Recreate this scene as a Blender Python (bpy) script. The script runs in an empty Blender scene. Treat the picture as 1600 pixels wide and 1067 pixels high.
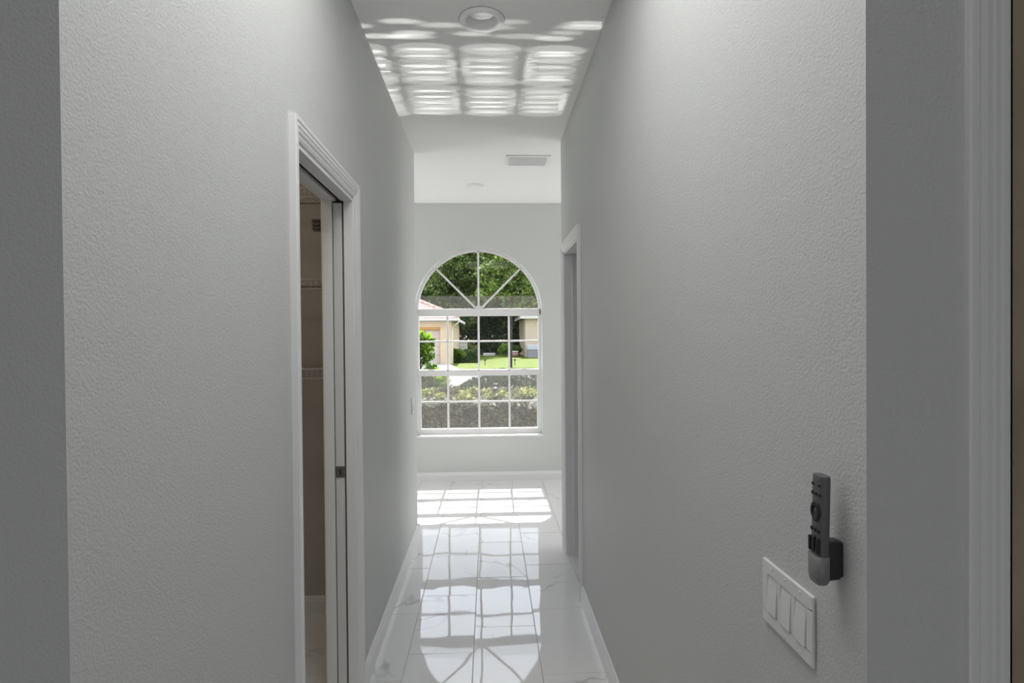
import bpy, math, random
import numpy as np
from mathutils import Vector, Matrix

random.seed(7)
rng = np.random.default_rng(11)
SC = bpy.context.scene
COL = SC.collection

# ------------------------------------------------------------------ camera
H = 1.48
YAW, PITCH, ROLL, FPX = 0.04015, -0.01063, -0.00837, 890.0
cy, sy = math.cos(YAW), math.sin(YAW)
F = Vector((sy * math.cos(PITCH), cy * math.cos(PITCH), math.sin(PITCH)))
Rt = Vector((cy, -sy, 0)); Up = Rt.cross(F)
r = Rt * math.cos(ROLL) + Up * math.sin(ROLL)
u = Up * math.cos(ROLL) - Rt * math.sin(ROLL)
cam = bpy.data.cameras.new('camera')
cam.sensor_width = 36.0
cam.lens = FPX / 1600 * 36.0
cam.clip_start = 0.02; cam.clip_end = 400
cam_o = bpy.data.objects.new('camera', cam)
M = Matrix((r, u, -F)).transposed().to_4x4()
M.translation = (0, 0, H)
cam_o.matrix_world = M
COL.objects.link(cam_o)
SC.camera = cam_o

# ------------------------------------------------------------------ sky, sun, lights, exposure
w = bpy.data.worlds.new('sky'); SC.world = w
w.use_nodes = True
nt = w.node_tree; nt.nodes.clear()
sky = nt.nodes.new('ShaderNodeTexSky')
sky.sky_type = 'NISHITA'; sky.sun_disc = False
sky.sun_elevation = math.radians(54.5); sky.sun_rotation = 0.0
sky.air_density = 1.0; sky.dust_density = 2.0
mx = nt.nodes.new('ShaderNodeMix'); mx.data_type = 'RGBA'; mx.blend_type = 'MIX'
mx.inputs['Factor'].default_value = 0.55                       # thin bright cloud over the blue
nt.links.new(sky.outputs[0], mx.inputs[6])
mx.inputs[7].default_value = (8.5, 8.8, 9.4, 1)
bg = nt.nodes.new('ShaderNodeBackground'); bg.inputs[1].default_value = 0.36
wo = nt.nodes.new('ShaderNodeOutputWorld')
nt.links.new(mx.outputs[2], bg.inputs[0]); nt.links.new(bg.outputs[0], wo.inputs[0])

def lamp(name, kind, loc, d, energy, color=(1, 1, 1), **kw):
    L = bpy.data.lights.new(name, kind)
    L.energy = energy; L.color = color
    for k, v in kw.items(): setattr(L, k, v)
    o = bpy.data.objects.new(name, L); COL.objects.link(o)
    o.location = loc
    o.rotation_euler = Vector(d).to_track_quat('-Z', 'Y').to_euler()
    return o
BEAM = 280.0
lamp('sun', 'SUN', (0, 20, 30), (-0.010, -1.0, -1.402), 9.0, (1.0, 0.965, 0.91), angle=math.radians(0.55))
# unseen fill lamps added at the far room's sides and behind the camera
lamp('side_fill_left', 'AREA', (-2.85, 5.05, 1.45), (1, 0, 0.12), 18, (1.0, 0.99, 0.97), shape='RECTANGLE', size=1.3, size_y=1.6)
lamp('side_fill_right', 'AREA', (2.85, 4.95, 1.45), (-1, 0, 0.12), 18, (1.0, 0.99, 0.97), shape='RECTANGLE', size=1.3, size_y=1.6)
lamp('near_room_fill', 'AREA', (0.1, -2.35, 1.5), (0, 1, 0), 8, (0.97, 0.98, 1.0), shape='RECTANGLE', size=2.0, size_y=1.6)
lamp('hall_ceiling_fill', 'AREA', (-.016, 1.12, 2.80), (0, 0, -1), 10.5, (1.0, .99, .98), shape='RECTANGLE', size=.80, size_y=1.15)  # fill lamp added out of view to brighten the hall walls
lamp('closet_fill', 'AREA', (-1.35, 2.0, 2.79), (0, 0, -1), 3.2, (1.0, .84, .66), shape='DISK', size=.25)  # unseen fill lamp added to lift the dark closet
# added spot lamps imitating sun reflected off the tiles: one per strip of sunlit floor, leaving at the mirror angle
SUNX, SUNS = -0.010, 1.402                   # sideways drift and slope of the sun's rays per metre of floor
frng = random.Random(21)
def floor_beam(x0, x1, h0, h1, e, soft=.7):
    """spot lamp added on the floor strip lit through the part x0..x1, h0..h1 of the window (glass at y 5.916)"""
    ya, yb = 5.88 - h1 / SUNS, 5.88 - h0 / SUNS
    yc, xc = (ya + yb) / 2, (x0 + x1) / 2 - .012
    d = (SUNX + frng.gauss(0, .002), -1.0 + frng.gauss(0, .003), SUNS)
    o = lamp('added_reflection_spot', 'SPOT', (xc, yc, .006), d, BEAM * e, (1, .985, .96), spot_size=math.radians(6), spot_blend=soft, shadow_soft_size=0)
    k = 3.46 * math.tan(math.radians(3))
    o.scale = ((x1 - x0) / 2 / k, (yb - ya) * .81 / 2 / k, 1)
bx_edges = (-.60, -.429, -.108, .207, .507)
for c_ in range(4):
    xa, xb = bx_edges[c_] + .004, bx_edges[c_ + 1] - .004
    lean = frng.uniform(-.02, .02)
    for h0, h1 in ((.53, 1.075), (1.12, 1.69)):
        hh = h1 - h0
        for k in range(6):                       # broad spots for the pane's overall glow
            t = h0 + hh * (k + .5) / 6
            floor_beam(xa - .012 + frng.uniform(-.01, .01), xb + .012 + frng.uniform(-.01, .01), t - hh * .15, t + hh * .15, frng.uniform(.26, .44), .45)
        for k in range(5):                       # narrow spots imitating bright creases of reflected sun
            t = h0 + hh * (k + frng.uniform(.2, .8)) / 5
            a_ = frng.uniform(0, .22); b_ = frng.uniform(0, .22); tk = frng.uniform(.012, .028)
            floor_beam(xa + (xb - xa) * a_, xb - (xb - xa) * b_, t - tk, t + tk, frng.uniform(.35, .95), .9)
        xe = frng.choice((xa + .03, xb - .03))
        floor_beam(xe - .03, xe + .03, h0 + .03, h1 - .03, frng.uniform(.2, .5), .9)
    for t in (1.80, 1.85, 1.92, 1.97):
        a_ = frng.uniform(xa - .05, xb - .15)
        floor_beam(a_, a_ + frng.uniform(.14, .36), t - .04, t + .04, frng.uniform(.3, .75), .9)
SC.view_settings.view_transform = 'Standard'
SC.view_settings.look = 'None'
SC.view_settings.gamma = 1.0
SC.view_settings.use_curve_mapping = False
SC.view_settings.exposure = 0.45
SC.cycles.max_bounces = 14
SC.cycles.diffuse_bounces = 6
SC.cycles.glossy_bounces = 5
SC.cycles.transparent_max_bounces = 24
SC.cycles.caustics_reflective = True
SC.cycles.blur_glossy = 0.3
SC.cycles.sample_clamp_indirect = 8

# ------------------------------------------------------------------ materials
MATS = {}
def mat(name, color, rough=0.5, spec=0.5, metal=0.0, bump=None, var=None, trans=0.0):
    """bump=(scale, distance, detail); var=(scale, amount) gentle colour variation."""
    if name in MATS: return MATS[name]
    m = bpy.data.materials.new(name); m.use_nodes = True
    n = m.node_tree.nodes; l = m.node_tree.links
    b = n['Principled BSDF']
    b.inputs['Base Color'].default_value = (*color, 1)
    b.inputs['Roughness'].default_value = rough
    b.inputs['Specular IOR Level'].default_value = spec
    b.inputs['Metallic'].default_value = metal
    g = n.new('ShaderNodeNewGeometry')
    if var:
        t = n.new('ShaderNodeTexNoise'); t.inputs['Scale'].default_value = var[0]; t.inputs['Detail'].default_value = 3
        l.new(g.outputs['Position'], t.inputs['Vector'])
        h = n.new('ShaderNodeHueSaturation'); h.inputs['Color'].default_value = (*color, 1)
        mr = n.new('ShaderNodeMapRange'); mr.inputs[1].default_value = .3; mr.inputs[2].default_value = .7
        mr.inputs[3].default_value = 1 - var[1]; mr.inputs[4].default_value = 1 + var[1]
        l.new(t.outputs[0], mr.inputs[0]); l.new(mr.outputs[0], h.inputs['Value'])
        l.new(h.outputs[0], b.inputs['Base Color'])
    if bump:
        t = n.new('ShaderNodeTexNoise'); t.inputs['Scale'].default_value = bump[0]; t.inputs['Detail'].default_value = bump[2]
        t.inputs['Roughness'].default_value = .45
        l.new(g.outputs['Position'], t.inputs['Vector'])
        bp = n.new('ShaderNodeBump'); bp.inputs['Distance'].default_value = bump[1]
        l.new(t.outputs[0], bp.inputs['Height']); l.new(bp.outputs[0], b.inputs['Normal'])
    MATS[name] = m
    return m

def leaf_mat(name, c1, c2, trans=0.35, scale=3.0):
    if name in MATS: return MATS[name]
    m = bpy.data.materials.new(name); m.use_nodes = True
    n = m.node_tree.nodes; l = m.node_tree.links
    b = n['Principled BSDF']; out = n['Material Output']
    g = n.new('ShaderNodeNewGeometry')
    t = n.new('ShaderNodeTexNoise'); t.inputs['Scale'].default_value = scale; t.inputs['Detail'].default_value = 4
    l.new(g.outputs['Position'], t.inputs['Vector'])
    ra = n.new('ShaderNodeMath'); ra.operation = 'ADD'
    mu = n.new('ShaderNodeMath'); mu.operation = 'MULTIPLY_ADD'; mu.inputs[1].default_value = .6; mu.inputs[2].default_value = -.3
    l.new(g.outputs['Random Per Island'], mu.inputs[0])
    l.new(t.outputs[0], ra.inputs[0]); l.new(mu.outputs[0], ra.inputs[1])
    mr = n.new('ShaderNodeMapRange'); mr.inputs[1].default_value = .3; mr.inputs[2].default_value = .75
    l.new(ra.outputs[0], mr.inputs[0])
    mi = n.new('ShaderNodeMix'); mi.data_type = 'RGBA'
    mi.inputs[6].default_value = (*c1, 1); mi.inputs[7].default_value = (*c2, 1)
    l.new(mr.outputs[0], mi.inputs['Factor'])
    l.new(mi.outputs[2], b.inputs['Base Color'])
    b.inputs['Roughness'].default_value = .42
    b.inputs['Specular IOR Level'].default_value = .35
    tr = n.new('ShaderNodeBsdfTranslucent'); l.new(mi.outputs[2], tr.inputs[0])
    ms = n.new('ShaderNodeMixShader'); ms.inputs[0].default_value = trans
    l.new(b.outputs[0], ms.inputs[1]); l.new(tr.outputs[0], ms.inputs[2]); l.new(ms.outputs[0], out.inputs[0])
    MATS[name] = m
    return m

WALL = mat('wall_paint', (.60, .61, .60), .6, .3, bump=(225, .00115, 2))
WALLSMOOTH = WALL
CEIL = mat('ceiling_paint', (.85, .85, .84), .8, .2, bump=(90, .0016, 3))
TRIM = mat('trim_paint', (.78, .78, .78), .35, .4)
DOORP = mat('door_paint', (.70, .70, .69), .4, .4)
VINYL = mat('window_vinyl', (.80, .79, .79), .4, .4)
DARKGAP = mat('dark_gap', (.03, .03, .03), .8, .1)
PLASTIC = mat('switch_plastic', (.74, .74, .73), .35, .5)
GROUT = mat('grout', (.40, .40, .40), .8, .2)
BROWN = mat('brown_stain', (.36, .30, .21), .5, .3, var=(6, .15))
STEEL = mat('steel', (.25, .25, .24), .35, .5, metal=.8)
WIRE = mat('white_wire', (.72, .71, .68), .4, .4)
CLOSETP = mat('closet_dim_paint', (.50, .475, .44), .7, .2, bump=(120, .003, 2))  # wall colour browned and darkened to carry the closet's dimness
REMOTE = mat('remote_plastic', (.105, .105, .108), .42, .4)
RUBBER = mat('remote_buttons', (.018, .018, .02), .5, .4)
HOLDER = mat('holder_plastic', (.02, .02, .022), .38, .5)
HOLDERF = mat('holder_face', (.17, .17, .17), .33, .5)

def tile_mat():
    m = bpy.data.materials.new('polished_marble_tile'); m.use_nodes = True
    n = m.node_tree.nodes; l = m.node_tree.links
    b = n['Principled BSDF']
    g = n.new('ShaderNodeNewGeometry'); oi = n.new('ShaderNodeObjectInfo')
    off = n.new('ShaderNodeVectorMath'); off.operation = 'SCALE'
    cmb = n.new('ShaderNodeCombineXYZ')
    mA = n.new('ShaderNodeMath'); mA.operation = 'MULTIPLY'; mA.inputs[1].default_value = 37.0
    l.new(oi.outputs['Random'], mA.inputs[0]); l.new(mA.outputs[0], cmb.inputs[0]); l.new(mA.outputs[0], cmb.inputs[2])
    add = n.new('ShaderNodeVectorMath'); add.operation = 'ADD'
    l.new(g.outputs['Position'], add.inputs[0]); l.new(cmb.outputs[0], add.inputs[1])
    # veins: thin iso-lines of a warped noise, masked
    t = n.new('ShaderNodeTexNoise'); t.inputs['Scale'].default_value = 1.5; t.inputs['Detail'].default_value = 4; t.inputs['Distortion'].default_value = .6
    l.new(add.outputs[0], t.inputs['Vector'])
    s = n.new('ShaderNodeMath'); s.operation = 'SUBTRACT'; s.inputs[1].default_value = .5; l.new(t.outputs[0], s.inputs[0])
    a = n.new('ShaderNodeMath'); a.operation = 'ABSOLUTE'; l.new(s.outputs[0], a.inputs[0])
    mr = n.new('ShaderNodeMapRange'); mr.inputs[1].default_value = 0; mr.inputs[2].default_value = .009
    mr.inputs[3].default_value = 1; mr.inputs[4].default_value = 0; l.new(a.outputs[0], mr.inputs[0])
    t2 = n.new('ShaderNodeTexNoise'); t2.inputs['Scale'].default_value = 2.3; t2.inputs['Detail'].default_value = 1
    l.new(add.outputs[0], t2.inputs['Vector'])
    mk = n.new('ShaderNodeMapRange'); mk.inputs[1].default_value = .46; mk.inputs[2].default_value = .62; l.new(t2.outputs[0], mk.inputs[0])
    mm = n.new('ShaderNodeMath'); mm.operation = 'MULTIPLY'; l.new(mr.outputs[0], mm.inputs[0]); l.new(mk.outputs[0], mm.inputs[1])
    m2 = n.new('ShaderNodeMath'); m2.operation = 'MULTIPLY'; m2.inputs[1].default_value = .6; l.new(mm.outputs[0], m2.inputs[0])
    mi = n.new('ShaderNodeMix'); mi.data_type = 'RGBA'
    mi.inputs[6].default_value = (.74, .74, .75, 1); mi.inputs[7].default_value = (.34, .34, .36, 1)
    l.new(m2.outputs[0], mi.inputs['Factor']); l.new(mi.outputs[2], b.inputs['Base Color'])
    b.inputs['Roughness'].default_value = .028
    b.inputs['Specular IOR Level'].default_value = .55
    # slow waviness of the glaze
    mp = n.new('ShaderNodeMapping'); mp.inputs['Scale'].default_value = (1, .6, 1)
    l.new(add.outputs[0], mp.inputs[0])
    t3 = n.new('ShaderNodeTexNoise'); t3.inputs['Scale'].default_value = 5.0; t3.inputs['Detail'].default_value = 1.0
    l.new(mp.outputs[0], t3.inputs['Vector'])
    bp = n.new('ShaderNodeBump'); bp.inputs['Distance'].default_value = .0014
    l.new(t3.outputs[0], bp.inputs['Height']); l.new(bp.outputs[0], b.inputs['Normal'])
    return m
TILE = tile_mat()

def glass_mat():
    m = bpy.data.materials.new('window_glass'); m.use_nodes = True
    n = m.node_tree.nodes; l = m.node_tree.links
    n.remove(n['Principled BSDF']); out = n['Material Output']
    tr = n.new('ShaderNodeBsdfTransparent'); tr.inputs[0].default_value = (.97, .98, .97, 1)
    gl = n.new('ShaderNodeBsdfGlossy'); gl.inputs['Roughness'].default_value = .01
    lw = n.new('ShaderNodeLayerWeight'); lw.inputs[0].default_value = .5
    pw = n.new('ShaderNodeMath'); pw.operation = 'POWER'; pw.inputs[1].default_value = 5.0
    l.new(lw.outputs['Facing'], pw.inputs[0])
    fr = n.new('ShaderNodeMath'); fr.operation = 'MULTIPLY_ADD'; fr.inputs[1].default_value = .55; fr.inputs[2].default_value = .006
    l.new(pw.outputs[0], fr.inputs[0])
    ms = n.new('ShaderNodeMixShader')
    l.new(fr.outputs[0], ms.inputs[0]); l.new(tr.outputs[0], ms.inputs[1]); l.new(gl.outputs[0], ms.inputs[2]); l.new(ms.outputs[0], out.inputs[0])
    return m
GLASS = glass_mat()
def screen_mat():
    m = bpy.data.materials.new('mesh_and_band'); m.use_nodes = True
    n = m.node_tree.nodes; l = m.node_tree.links
    n.remove(n['Principled BSDF']); out = n['Material Output']
    tr = n.new('ShaderNodeBsdfTransparent')
    df = n.new('ShaderNodeBsdfTranslucent'); df.inputs[0].default_value = (.115, .11, .105, 1)
    ms = n.new('ShaderNodeMixShader'); ms.inputs[0].default_value = .26
    l.new(tr.outputs[0], ms.inputs[1]); l.new(df.outputs[0], ms.inputs[2]); l.new(ms.outputs[0], out.inputs[0])
    return m
SCREEN = screen_mat()

# ------------------------------------------------------------------ mesh helpers
class MB:
    def __init__(s): s.v = []; s.f = []; s.sm = []
    def add(s, vs, fs, smooth=False):
        k = len(s.v); s.v += [tuple(p) for p in vs]
        s.f += [tuple(i + k for i in f) for f in fs]; s.sm += [smooth] * len(fs)
        return s
    def box(s, x0, x1, y0, y1, z0, z1):
        vs = [(x, y, z) for x in (x0, x1) for y in (y0, y1) for z in (z0, z1)]
        return s.add(vs, [(0, 1, 3, 2), (4, 6, 7, 5), (0, 4, 5, 1), (2, 3, 7, 6), (0, 2, 6, 4), (1, 5, 7, 3)])
    def prism(s, pts, axis, a, b, smooth=False):
        """extrude a closed 2D outline along axis from a to b (outline in the other two axes, in order)"""
        def P(p, t):
            q = list(p); q.insert(axis, t); return q
        n = len(pts)
        vs = [P(p, a) for p in pts] + [P(p, b) for p in pts]
        fs = [(i, (i + 1) % n, (i + 1) % n + n, i + n) for i in range(n)]
        s.add(vs, fs, smooth)
        s.add(vs, [tuple(range(n))[::-1], tuple(range(n, 2 * n))])
        return s
    def strip(s, prof0, prof1, closed=True):
        n = len(prof0)
        s.add(list(prof0) + list(prof1), [(i, (i + 1) % n, (i + 1) % n + n, i + n) for i in range(n if closed else n - 1)])
        return s
    def cap(s, prof):
        s.add(prof, [tuple(range(len(prof)))]); return s
    def tube(s, p0, p1, r0, r1=None, n=8, smooth=True):
        r1 = r0 if r1 is None else r1
        p0, p1 = Vector(p0), Vector(p1); d = (p1 - p0).normalized()
        a = d.orthogonal().normalized(); b = d.cross(a)
        vs = [p0 + (a * math.cos(t) + b * math.sin(t)) * r0 for t in [2 * math.pi * i / n for i in range(n)]]
        vs += [p1 + (a * math.cos(t) + b * math.sin(t)) * r1 for t in [2 * math.pi * i / n for i in range(n)]]
        s.add(vs, [(i, (i + 1) % n, (i + 1) % n + n, i + n) for i in range(n)], smooth)
        s.add(vs, [tuple(range(n))[::-1], tuple(range(n, 2 * n))])
        return s
    def path(s, pts, rad, n=8):
        for a, b in zip(pts[:-1], pts[1:]): s.tube(a, b, rad, n=n)
        return s
    def lathe(s, prof, c, n=32, axis='z', smooth=True):
        """prof: (radius, height) open profile around an axis through c"""
        vs = []; k = len(prof)
        for i in range(n):
            t = 2 * math.pi * i / n
            for rr, h in prof:
                q = {'z': (rr * math.cos(t), rr * math.sin(t), h), 'x': (h, rr * math.cos(t), rr * math.sin(t))}[axis]
                vs.append((c[0] + q[0], c[1] + q[1], c[2] + q[2]))
        fs = [(i * k + j, ((i + 1) % n) * k + j, ((i + 1) % n) * k + j + 1, i * k + j + 1) for i in range(n) for j in range(k - 1)]
        return s.add(vs, fs, smooth)
    def build(s, name, m, parent=None, bevel=0, seg=2, fix=True):
        me = bpy.data.meshes.new(name)
        me.from_pydata(s.v, [], s.f); me.update()
        me.polygons.foreach_set('use_smooth', s.sm)
        if fix:
            import bmesh
            bm = bmesh.new(); bm.from_mesh(me)
            bmesh.ops.remove_doubles(bm, verts=bm.verts, dist=1e-6)
            bmesh.ops.recalc_face_normals(bm, faces=bm.faces); bm.to_mesh(me); bm.free()
        me.materials.append(m)
        o = bpy.data.objects.new(name, me); COL.objects.link(o)
        if parent: o.parent = parent
        if bevel:
            md = o.modifiers.new('edge', 'BEVEL'); md.width = bevel; md.segments = seg; md.limit_method = 'ANGLE'; md.angle_limit = math.radians(40)
        return o

def tag(o, label=None, cat=None, group=None, kind=None):
    if label: o['label'] = label
    if cat: o['category'] = cat
    if group: o['group'] = group
    if kind: o['kind'] = kind
    return o
def empty(name, loc=(0, 0, 0), **kw):
    o = bpy.data.objects.new(name, None); COL.objects.link(o); o.location = loc
    bpy.context.view_layer.update()
    return tag(o, **kw)
def adopt(parent, *obs):
    """parent world-space built meshes under an empty that stands elsewhere"""
    for o in obs:
        o.parent = parent; o.matrix_parent_inverse = Matrix.Translation(parent.location).inverted()
def box(name, m, b, parent=None, bevel=0, kind=None):
    o = MB().box(*b).build(name, m, parent, bevel)
    if kind: o['kind'] = kind
    return o
def part(mb, name, m, root, bevel=0, seg=2):
    o = mb.build(name, m, None, bevel, seg); adopt(root, o); return o
S = 'structure'
XL, XR, ZC = -0.5406, 0.5081, 2.8255        # corridor faces, ceiling
T = 0.114                                   # stud wall thickness
YC = 0.748                                  # where the corridor starts
YL, YR, YF = 4.227, 3.950, 5.805            # wall ends, far wall
# left opening
LY0, LY1, LZ = 1.637, 2.298, 2.036
# right opening
RY0, RY1 = 3.182, 3.815

# ------------------------------------------------------------------ room shell
mb = MB()
mb.box(XL - T, XL, YC, LY0, 0, ZC)
mb.box(XL - T, XL, LY0, LY1, LZ, ZC)
mb.box(XL - .0335, XL, LY1, 3.02, 0, LZ); mb.box(XL - T, XL - .080, LY1, 3.02, 0, LZ)   # hollow pocket for the sliding door
mb.box(XL - T, XL, LY1, 3.02, LZ, ZC)
mb.box(XL - T, XL, 3.02, YL, 0, ZC)
tag(mb.build('wall_left', WALL, fix=False), kind=S)
mb = MB()
mb.box(XR, XR + T, YC, RY0, 0, ZC); mb.box(XR, XR + T, RY0, RY1, LZ, ZC); mb.box(XR, XR + T, RY1, YR, 0, ZC)
tag(mb.build('wall_right', WALL, fix=False), kind=S)
box('wall_near_left', WALL, (-3.0, XL - T, YC, YC + T, 0, ZC), kind=S)
mb = MB(); mb.box(XR + T, .7125, YC, YC + T, 0, ZC); mb.box(.7125, 1.55, YC, YC + T, 2.46, ZC); mb.box(1.55, 3.0, YC, YC + T, 0, ZC)
tag(mb.build('wall_near_right', WALL, fix=False), kind=S)
box('wall_back', WALL, (-3.0, 3.0, -2.6, -2.5, 0, ZC), kind=S)
box('wall_outer_left', WALL, (-3.1, -3.0, -2.6, YF + .2, 0, ZC), kind=S)
box('wall_outer_right', WALL, (3.0, 3.1, -2.6, YF + .2, 0, ZC), kind=S)
box('wall_living_left', WALL, (-3.0, XL - T, YL - T, YL, 0, ZC), kind=S)
box('wall_living_right', WALL, (XR + T, 3.0, YR - T, YR, 0, ZC), kind=S)
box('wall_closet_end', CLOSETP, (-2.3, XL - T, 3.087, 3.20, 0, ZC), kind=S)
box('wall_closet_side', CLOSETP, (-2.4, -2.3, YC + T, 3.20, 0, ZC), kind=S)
box('wall_linen_side', WALL, (1.5, 1.6, 2.6, YR - T, 0, ZC), kind=S)
box('wall_linen_near', WALL, (XR + T, 1.6, 2.5, 2.6, 0, ZC), kind=S)
def ceiling_mesh(cx, cy_, rad, half=.2):
    mb = MB(); X0, X1, Y0, Y1 = -3.1, 3.1, -2.6, YF + .2
    for q in ((X0, cx - half, Y0, Y1), (cx + half, X1, Y0, Y1), (cx - half, cx + half, Y0, cy_ - half), (cx - half, cx + half, cy_ + half, Y1)):
        mb.add([(q[0], q[2], ZC), (q[1], q[2], ZC), (q[1], q[3], ZC), (q[0], q[3], ZC)], [(0, 1, 2, 3)])
    n = 48
    for i in range(n):
        p = []
        for t in (2 * math.pi * i / n, 2 * math.pi * (i + 1) / n):
            c, s_ = math.cos(t), math.sin(t); k = half / max(abs(c), abs(s_))
            p.append(((cx + rad * c, cy_ + rad * s_, ZC), (cx + k * c, cy_ + k * s_, ZC)))
        mb.add([p[0][0], p[0][1], p[1][1], p[1][0]], [(0, 1, 2, 3)])
    mb.box(X0, X1, Y0, Y1, ZC + .06, ZC + .12)
    return mb
tag(ceiling_mesh(-.019, 2.441, .072).build('ceiling', CEIL, fix=False), kind=S)

# far wall with the arched opening
WX, WR, WZ0, WZC = -0.106, 0.649, 0.463, 1.726     # centre x, half width, sill, arch centre
def arch_pts(rad, z0, n=40, x0=None):
    rx = rad
    p = [(WX - rx, z0)]
    p += [(WX - rad * math.cos(math.pi * i / n), WZC + rad * math.sin(math.pi * i / n)) for i in range(n + 1)]
    p += [(WX + rx, z0)]
    return p
def wall_with_arch():
    mb = MB()
    y0, y1 = YF, YF + .2
    n = 40
    arc = [(WX - WR * math.cos(math.pi * i / n), WZC + WR * math.sin(math.pi * i / n)) for i in range(n + 1)]
    for y in (y0, y1):
        L0, L1 = WX - WR, WX + WR
        mb.add([(-3.1, y, 0), (L0, y, 0), (L0, y, ZC), (-3.1, y, ZC)], [(0, 1, 2, 3)])
        mb.add([(3.1, y, 0), (L1, y, 0), (L1, y, ZC), (3.1, y, ZC)], [(0, 1, 2, 3)])
        mb.add([(L0, y, 0), (L1, y, 0), (L1, y, WZ0), (L0, y, WZ0)], [(0, 1, 2, 3)])
        for a, b in zip(arc[:-1], arc[1:]):
            mb.add([(a[0], y, a[1]), (b[0], y, b[1]), (b[0], y, ZC), (a[0], y, ZC)], [(0, 1, 2, 3)])
    p = arch_pts(WR, WZ0)
    for a, b in zip(p, p[1:] + p[:1]):
        mb.add([(a[0], y0, a[1]), (b[0], y0, b[1]), (b[0], y1, b[1]), (a[0], y1, a[1])], [(0, 1, 2, 3)])
    return mb
tag(wall_with_arch().build('wall_far', WALL, fix=False), kind=S)

# ------------------------------------------------------------------ floor: slab + polished 12x24 tiles
floor = box('floor', GROUT, (-3.1, 3.1, -2.6, YF + .2, -.20, -.0022), kind=S)
tw, tl, gap = 0.305, 0.593, 0.0026
tile_me = None
def tile_mesh():
    mb = MB(); a, b = (tw - gap) / 2, (tl - gap) / 2; e = .0012
    # flat top with a tiny arris so joints read
    mb.add([(-a, -b, -.008), (a, -b, -.008), (a, b, -.008), (-a, b, -.008),
            (-a, -b, -e), (a, -b, -e), (a, b, -e), (-a, b, -e),
            (-a + e, -b + e, 0), (a - e, -b + e, 0), (a - e, b - e, 0), (-a + e, b - e, 0)],
           [(0, 1, 5, 4), (1, 2, 6, 5), (2, 3, 7, 6), (3, 0, 4, 7), (4, 5, 9, 8), (5, 6, 10, 9), (6, 7, 11, 10), (7, 4, 8, 11), (8, 9, 10, 11)])
    me = bpy.data.meshes.new('tile'); me.from_pydata(mb.v, [], mb.f); me.update(); me.materials.append(TILE); return me
tile_me = tile_mesh()
col0 = -0.390                               # a long joint; columns step by tw from here
phase = {-1: 3.635, 0: 3.840, 1: 3.475, 2: 3.650}   # a cross joint in each column
mbf = MB()
trng = random.Random(5)
for ci in range(-9, 12):
    xc = col0 + (ci + .5) * tw
    ph = phase.get(ci, 3.50 + .2 * (ci % 3))
    k0 = math.floor((-2.55 - ph) / tl)
    for k in range(k0, 20):
        ya, yb = ph + k * tl, ph + (k + 1) * tl
        yc = (ya + yb) / 2
        if yc > YF + .25: break
        near = -1.75 < xc < 0.95 and yb > 1.55
        if near:
            o = bpy.data.objects.new('tile', tile_me); COL.objects.link(o)
            o.location = (xc, yc, 0)
            o.rotation_euler = (trng.gauss(0, .0011), trng.gauss(0, .0011), 0)
            o.parent = floor
        elif abs(xc) < 3.1 and yb > -2.6:
            mbf.box(xc - (tw - gap) / 2, xc + (tw - gap) / 2, ya + gap / 2, yb - gap / 2, -.008, 0)
o = mbf.build('tile_field', TILE, floor, fix=False); o['kind'] = 'stuff'

# ------------------------------------------------------------------ baseboards
BH, BT = .092, .014
def base_profile(t=BT, h=BH):
    return [(0, 0), (t, 0), (t, h * .72), (t * .72, h * .80), (t * .55, h * .93), (t * .25, h), (0, h)]
def base_run(name, p0, p1, nrm):
    """a moulded skirting from p0 to p1 on a wall whose room side is nrm"""
    pr = base_profile(); n = Vector(nrm)
    a = [Vector((p0[0], p0[1], 0)) + n * d + Vector((0, 0, z)) for d, z in pr]
    b = [Vector((p1[0], p1[1], 0)) + n * d + Vector((0, 0, z)) for d, z in pr]
    mb = MB().strip(a, b).cap(a).cap(b)
    return tag(mb.build(name, TRIM), kind=S)
CW = .057                                    # casing width
base_run('baseboard_left_near', (XL, YC), (XL, LY0 - CW), (1, 0, 0))
base_run('baseboard_left', (XL, LY1 + CW), (XL, YL), (1, 0, 0))
base_run('baseboard_left_end', (XL + BT, YL), (-3, YL), (0, 1, 0))
base_run('baseboard_right', (XR, YC), (XR, RY0 - CW), (-1, 0, 0))
base_run('baseboard_right_end', (XR, YR), (3, YR), (0, 1, 0))
base_run('baseboard_far', (-3, YF), (3, YF), (0, -1, 0))
base_run('baseboard_closet', (-2.3, 3.087), (XL - T, 3.087), (0, -1, 0))
base_run('baseboard_near_left', (-3, YC), (XL, YC), (0, -1, 0))
base_run('baseboard_near_right', (XR, YC), (.634, YC), (0, -1, 0))

# ------------------------------------------------------------------ door casings and jambs
# colonial casing section: (distance from the outer edge, thickness off the wall)
CAS = [(0, 0), (0, .018), (.004, .0205), (.012, .020), (.016, .0175), (.024, .0185), (.031, .015), (.036, .0155),
       (.043, .0105), (.048, .0110), (.054, .0085), (.057, .0070), (.057, 0)]
def casing_leg(x, sgn, y_out, dirn, z1):
    """leg of a corridor-side casing; mitred at the top. dirn = direction from outer edge to opening"""
    lo = [(x + sgn * t, y_out + dirn * d, 0) for d, t in CAS]
    hi = [(x + sgn * t, y_out + dirn * d, z1 - d) for d, t in CAS]
    return MB().strip(lo, hi).cap(lo).cap(hi)
def casing_head(x, sgn, y0, y1, z1):
    a = [(x + sgn * t, y0 + d, z1 - d) for d, t in CAS]
    b = [(x + sgn * t, y1 - d, z1 - d) for d, t in CAS]
    return MB().strip(a, b).cap(a).cap(b)
d1 = empty('door_1', (XL, (LY0 + LY1) / 2, 0), kind=S)
TOPZ = LZ + CW
part(casing_leg(XL, 1, LY0 - CW, 1, TOPZ), 'casing_leg', TRIM, d1)
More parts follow.
